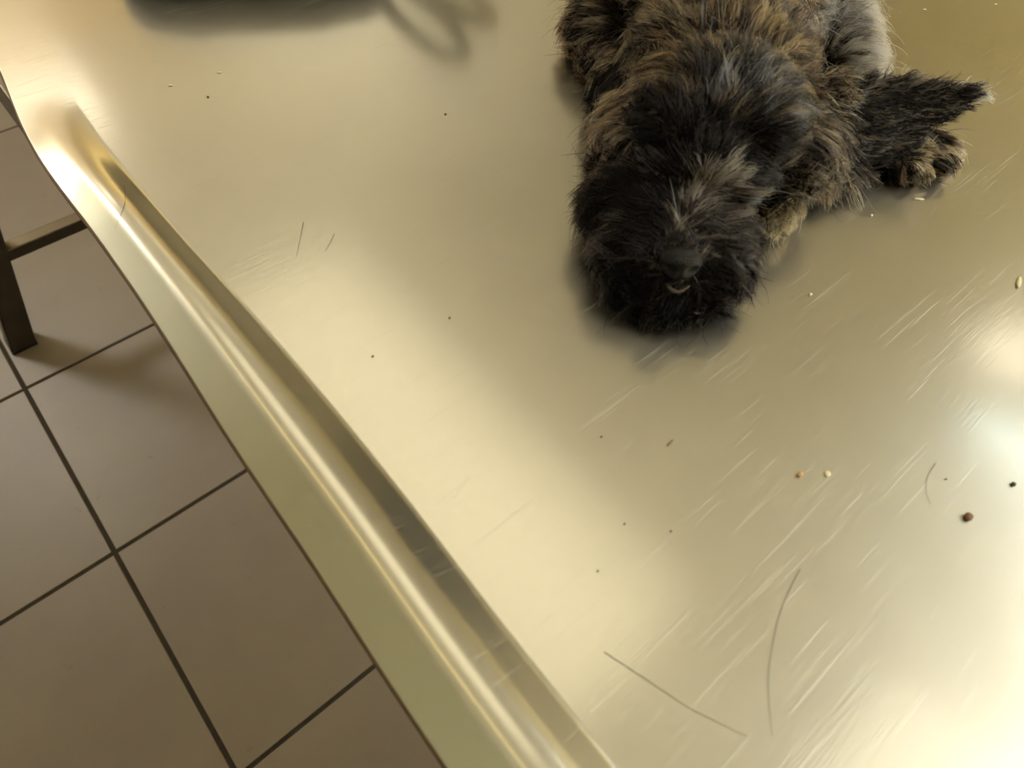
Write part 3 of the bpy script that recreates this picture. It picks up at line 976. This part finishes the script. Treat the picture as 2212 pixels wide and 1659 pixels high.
bm = bmesh.new()
bmesh.ops.create_uvsphere(bm, u_segments=48, v_segments=24, radius=1.0)
xa = Vector((0.185, -0.10, 0)).normalized(); ya = Vector((-xa.y, xa.x, 0))
for vtx in bm.verts:
    c = vtx.co
    f = lambda q, e: math.copysign(abs(q) ** e, q)
    p = xa * f(c.x, 0.55) * 0.112 + ya * f(c.y, 0.6) * 0.058 + Vector((0, 0, 0.024 + f(c.z, 0.6) * 0.024))
    p.z *= 1 + 0.08 * noise.noise(c * 3)
    vtx.co = pb + Vector((-0.014, 0.010, 0)) + p
ppart('pouch_body', bm, M_BLACK)
bm = bmesh.new()
bm_tube(bm, [pb + xa * (-0.095 + 0.19 * k / 20) - ya * 0.004 + Vector((-0.014, 0.010, 0.0475)) for k in range(21)], 0.0022)
ppart('zip', bm, M_BROWN)
for pts in ([(.545, -.645, .930), (.556, -.675, .955), (.585, -.695, .985), (.620, -.690, 1.0), (.625, -.655, .985), (.590, -.625, .950), (.560, -.615, .930)],
            [(.560, -.625, .928), (.605, -.655, .955), (.650, -.668, .985), (.685, -.655, 1.0), (.680, -.615, .985), (.630, -.590, .950), (.575, -.590, .928)]):
    bm = bmesh.new()
    fine = []
    n = len(pts)
    for i in range(n - 1):
        for k in range(6):
            t_ = k / 6
            p0, p1, p2, p3 = (Vector(pts[min(max(j, 0), n - 1)]) for j in (i - 1, i, i + 1, i + 2))
            fine.append(0.5 * ((2 * p1) + (-p0 + p2) * t_ + (2 * p0 - 5 * p1 + 4 * p2 - p3) * t_ ** 2 + (-p0 + 3 * p1 - 3 * p2 + p3) * t_ ** 3))
    fine.append(Vector(pts[-1]))
    bm_tube(bm, fine, 0.007, 10)
    ppart('handle', bm, M_BLACK)

# ------------------------------------------------------------------ crumbs and loose hairs on the table
CR = {c: mat_plain('crumb_' + c, rgb(*v), 0.6, 0, 0.25, 900) for c, v in dict(
    brown=(104, 70, 46), dark=(58, 48, 36), pale=(214, 204, 170), straw=(112, 98, 62), orange=(176, 112, 66), tan=(168, 140, 92)).items()}


def crumb(name, px, py, size, mat, label, cat, flat=0.6, ang=0.0):
    bm = bmesh.new()
    bmesh.ops.create_icosphere(bm, subdivisions=2, radius=1.0)
    sx, sy = size
    off = Vector((px * 0.37, py * 0.61, 0))
    low = 9
    for vtx in bm.verts:
        k = 1 + 0.35 * noise.noise(vtx.co * 1.7 + off)
        vtx.co = Vector((vtx.co.x * sx * k, vtx.co.y * sy * k, vtx.co.z * min(sx, sy) * flat * k))
        low = min(low, vtx.co.z)
    for vtx in bm.verts:
        vtx.co.z -= low
    o = smooth(obj(name, bm, CR[mat]))
    o.location = Vector(at(px, py, TZ)) + Vector((0, 0, 0.0001))
    o.rotation_euler = (0, 0, ang)
    return tag(o, label, cat, 'crumbs on the table')


mm = 0.001
crumb('seed', 2090, 1118, (2.3 * mm, 1.7 * mm), 'brown', 'round reddish brown seed, the largest speck on the right of the table', 'seed', 0.6, 0.4)
crumb('crumb', 2188, 1047, (1.2 * mm, 1.0 * mm), 'dark', 'small dark crumb between the white glare and the brown seed', 'crumb')
crumb('flake', 2200, 611, (5.0 * mm, 1.3 * mm), 'pale', 'long white flake at the right edge of the photo', 'flake', 0.4, 0.35)
crumb('flake', 1985, 431, (3.6 * mm, 1.0 * mm), 'pale', 'pale sliver lying in front of the puppy paw', 'flake', 0.4, -0.75)
crumb('straw', 1447, 957, (2.4 * mm, 0.45 * mm), 'straw', 'short straw coloured splinter below the puppy nose', 'straw', 1.0, 0.05)
crumb('crumb', 1727, 1026, (1.7 * mm, 1.2 * mm), 'tan', 'tan crumb in the middle of the bare table, left of the pale smear', 'crumb')
crumb('crumb', 1787, 1024, (1.6 * mm, 1.3 * mm), 'pale', 'pale yellowish crumb beside the tan one', 'crumb', 0.3)
crumb('crumb', 2001, 389, (1.6 * mm, 0.9 * mm), 'orange', 'orange crumb close under the toes of the paw', 'crumb')
crumb('crumb', 1750, 637, (1.1 * mm, 0.8 * mm), 'pale', 'white crumb to the right of the muzzle', 'crumb')
crumb('crumb', 1882, 466, (1.0 * mm, 0.8 * mm), 'pale', 'white crumb on the table between cheek and paw', 'crumb')
for px, py, r_, lb in ((1299, 944, 0.8, 'tiny brown crumb left of the straw splinter'), (1349, 1132, 0.8, 'tiny brown crumb in the bare lower middle of the table'),
                       (1449, 1148, 0.7, 'tiny brown crumb to the right of its pair in the lower middle'), (1291, 1234, 0.7, 'lowest tiny brown crumb near the peach glow'),
                       (805, 770, 0.9, 'tiny brown crumb nearest the rolled rim'), (971, 687, 0.9, 'tiny brown crumb midway between rim and muzzle'),
                       (962, 247, 1.0, 'tiny dark crumb far up the table below the grey streak'), (449, 210, 1.1, 'tiny dark crumb in the far left of the table'),
                       (2043, 1035, 0.7, 'tiny brown crumb up and left of the brown seed')):
    crumb('crumb', px, py, (r_ * 0.75 * mm, r_ * 0.55 * mm), 'dark' if 'dark' in lb else 'brown', lb, 'crumb', 0.5)
for px, py, lb in ((368, 185, 'white speck right of the bright lamp glow'), (474, 157, 'small white speck further right of the lamp glow'),
                   (1997, 21, 'white speck at the top edge right of the cream leg'), (2150, 10, 'white speck in the top right corner')):
    crumb('crumb', px, py, (1.7 * mm, 0.7 * mm), 'pale', lb, 'crumb', 0.4, -0.6)

M_HAIR = mat_plain('loose_hair', rgb(70, 60, 48), 0.5)


def sheet_z(x, y):
    fade = float(1 - sstep(-0.87, -0.70, y)); nar = 0.70 + 0.19 * float(1 - sstep(-1.06, -0.85, y))
    d_ = max(0.0, x - edge_x(y))
    return TZ + float(ridge(np.array([d_ / nar]))[0]) * fade * (0.5 + 0.5 * nar)


def loose_hair(pts, label):
    n = len(pts)
    P_ = []
    for x, y in pts:                                   # lie on the sheet, also where it rises into the rim
        z_ = TZ
        for _ in range(12):
            q = at(x, y, z_)
            z_ = 0.5 * z_ + 0.5 * sheet_z(q[0], q[1])
        P_.append(Vector(at(x, y, z_ + 0.0004)))
    fine = []
    for i in range(n - 1):
        for k in range(6):
            t_ = k / 6
            p0, p1, p2, p3 = (P_[min(max(j, 0), n - 1)] for j in (i - 1, i, i + 1, i + 2))
            fine.append(0.5 * ((2 * p1) + (-p0 + p2) * t_ + (2 * p0 - 5 * p1 + 4 * p2 - p3) * t_ ** 2 + (-p0 + 3 * p1 - 3 * p2 + p3) * t_ ** 3))
    fine.append(P_[-1])
    o_ = fine[0].copy()
    bm = bmesh.new()
    bm_tube(bm, [p - o_ for p in fine], [0.00012 * (1 - 0.6 * i / len(fine)) for i in range(len(fine))], 5)
    o = obj('loose_hair', bm, M_HAIR)
    o.location = o_
    tag(o, label, 'hair', 'shed hairs on the table')


loose_hair([(1728, 1230), (1690, 1310), (1668, 1400), (1660, 1480), (1668, 1590)], 'long curved dark hair low on the bare table')
loose_hair([(1305, 1408), (1400, 1470), (1500, 1535), (1615, 1590)], 'long straight hair running to the bottom of the table')
loose_hair([(2022, 1000), (2004, 1030), (2001, 1060), (2010, 1090)], 'short curved hair left of the brown seed')
loose_hair([(268, 400), (270, 435), (258, 470), (246, 495)], 'curved brown hair lying across the rolled rim')
loose_hair([(655, 480), (648, 515), (640, 552)], 'short hair on the table right of the dark rim')
loose_hair([(722, 505), (712, 525), (702, 542)], 'shortest hair, beside another short hair')
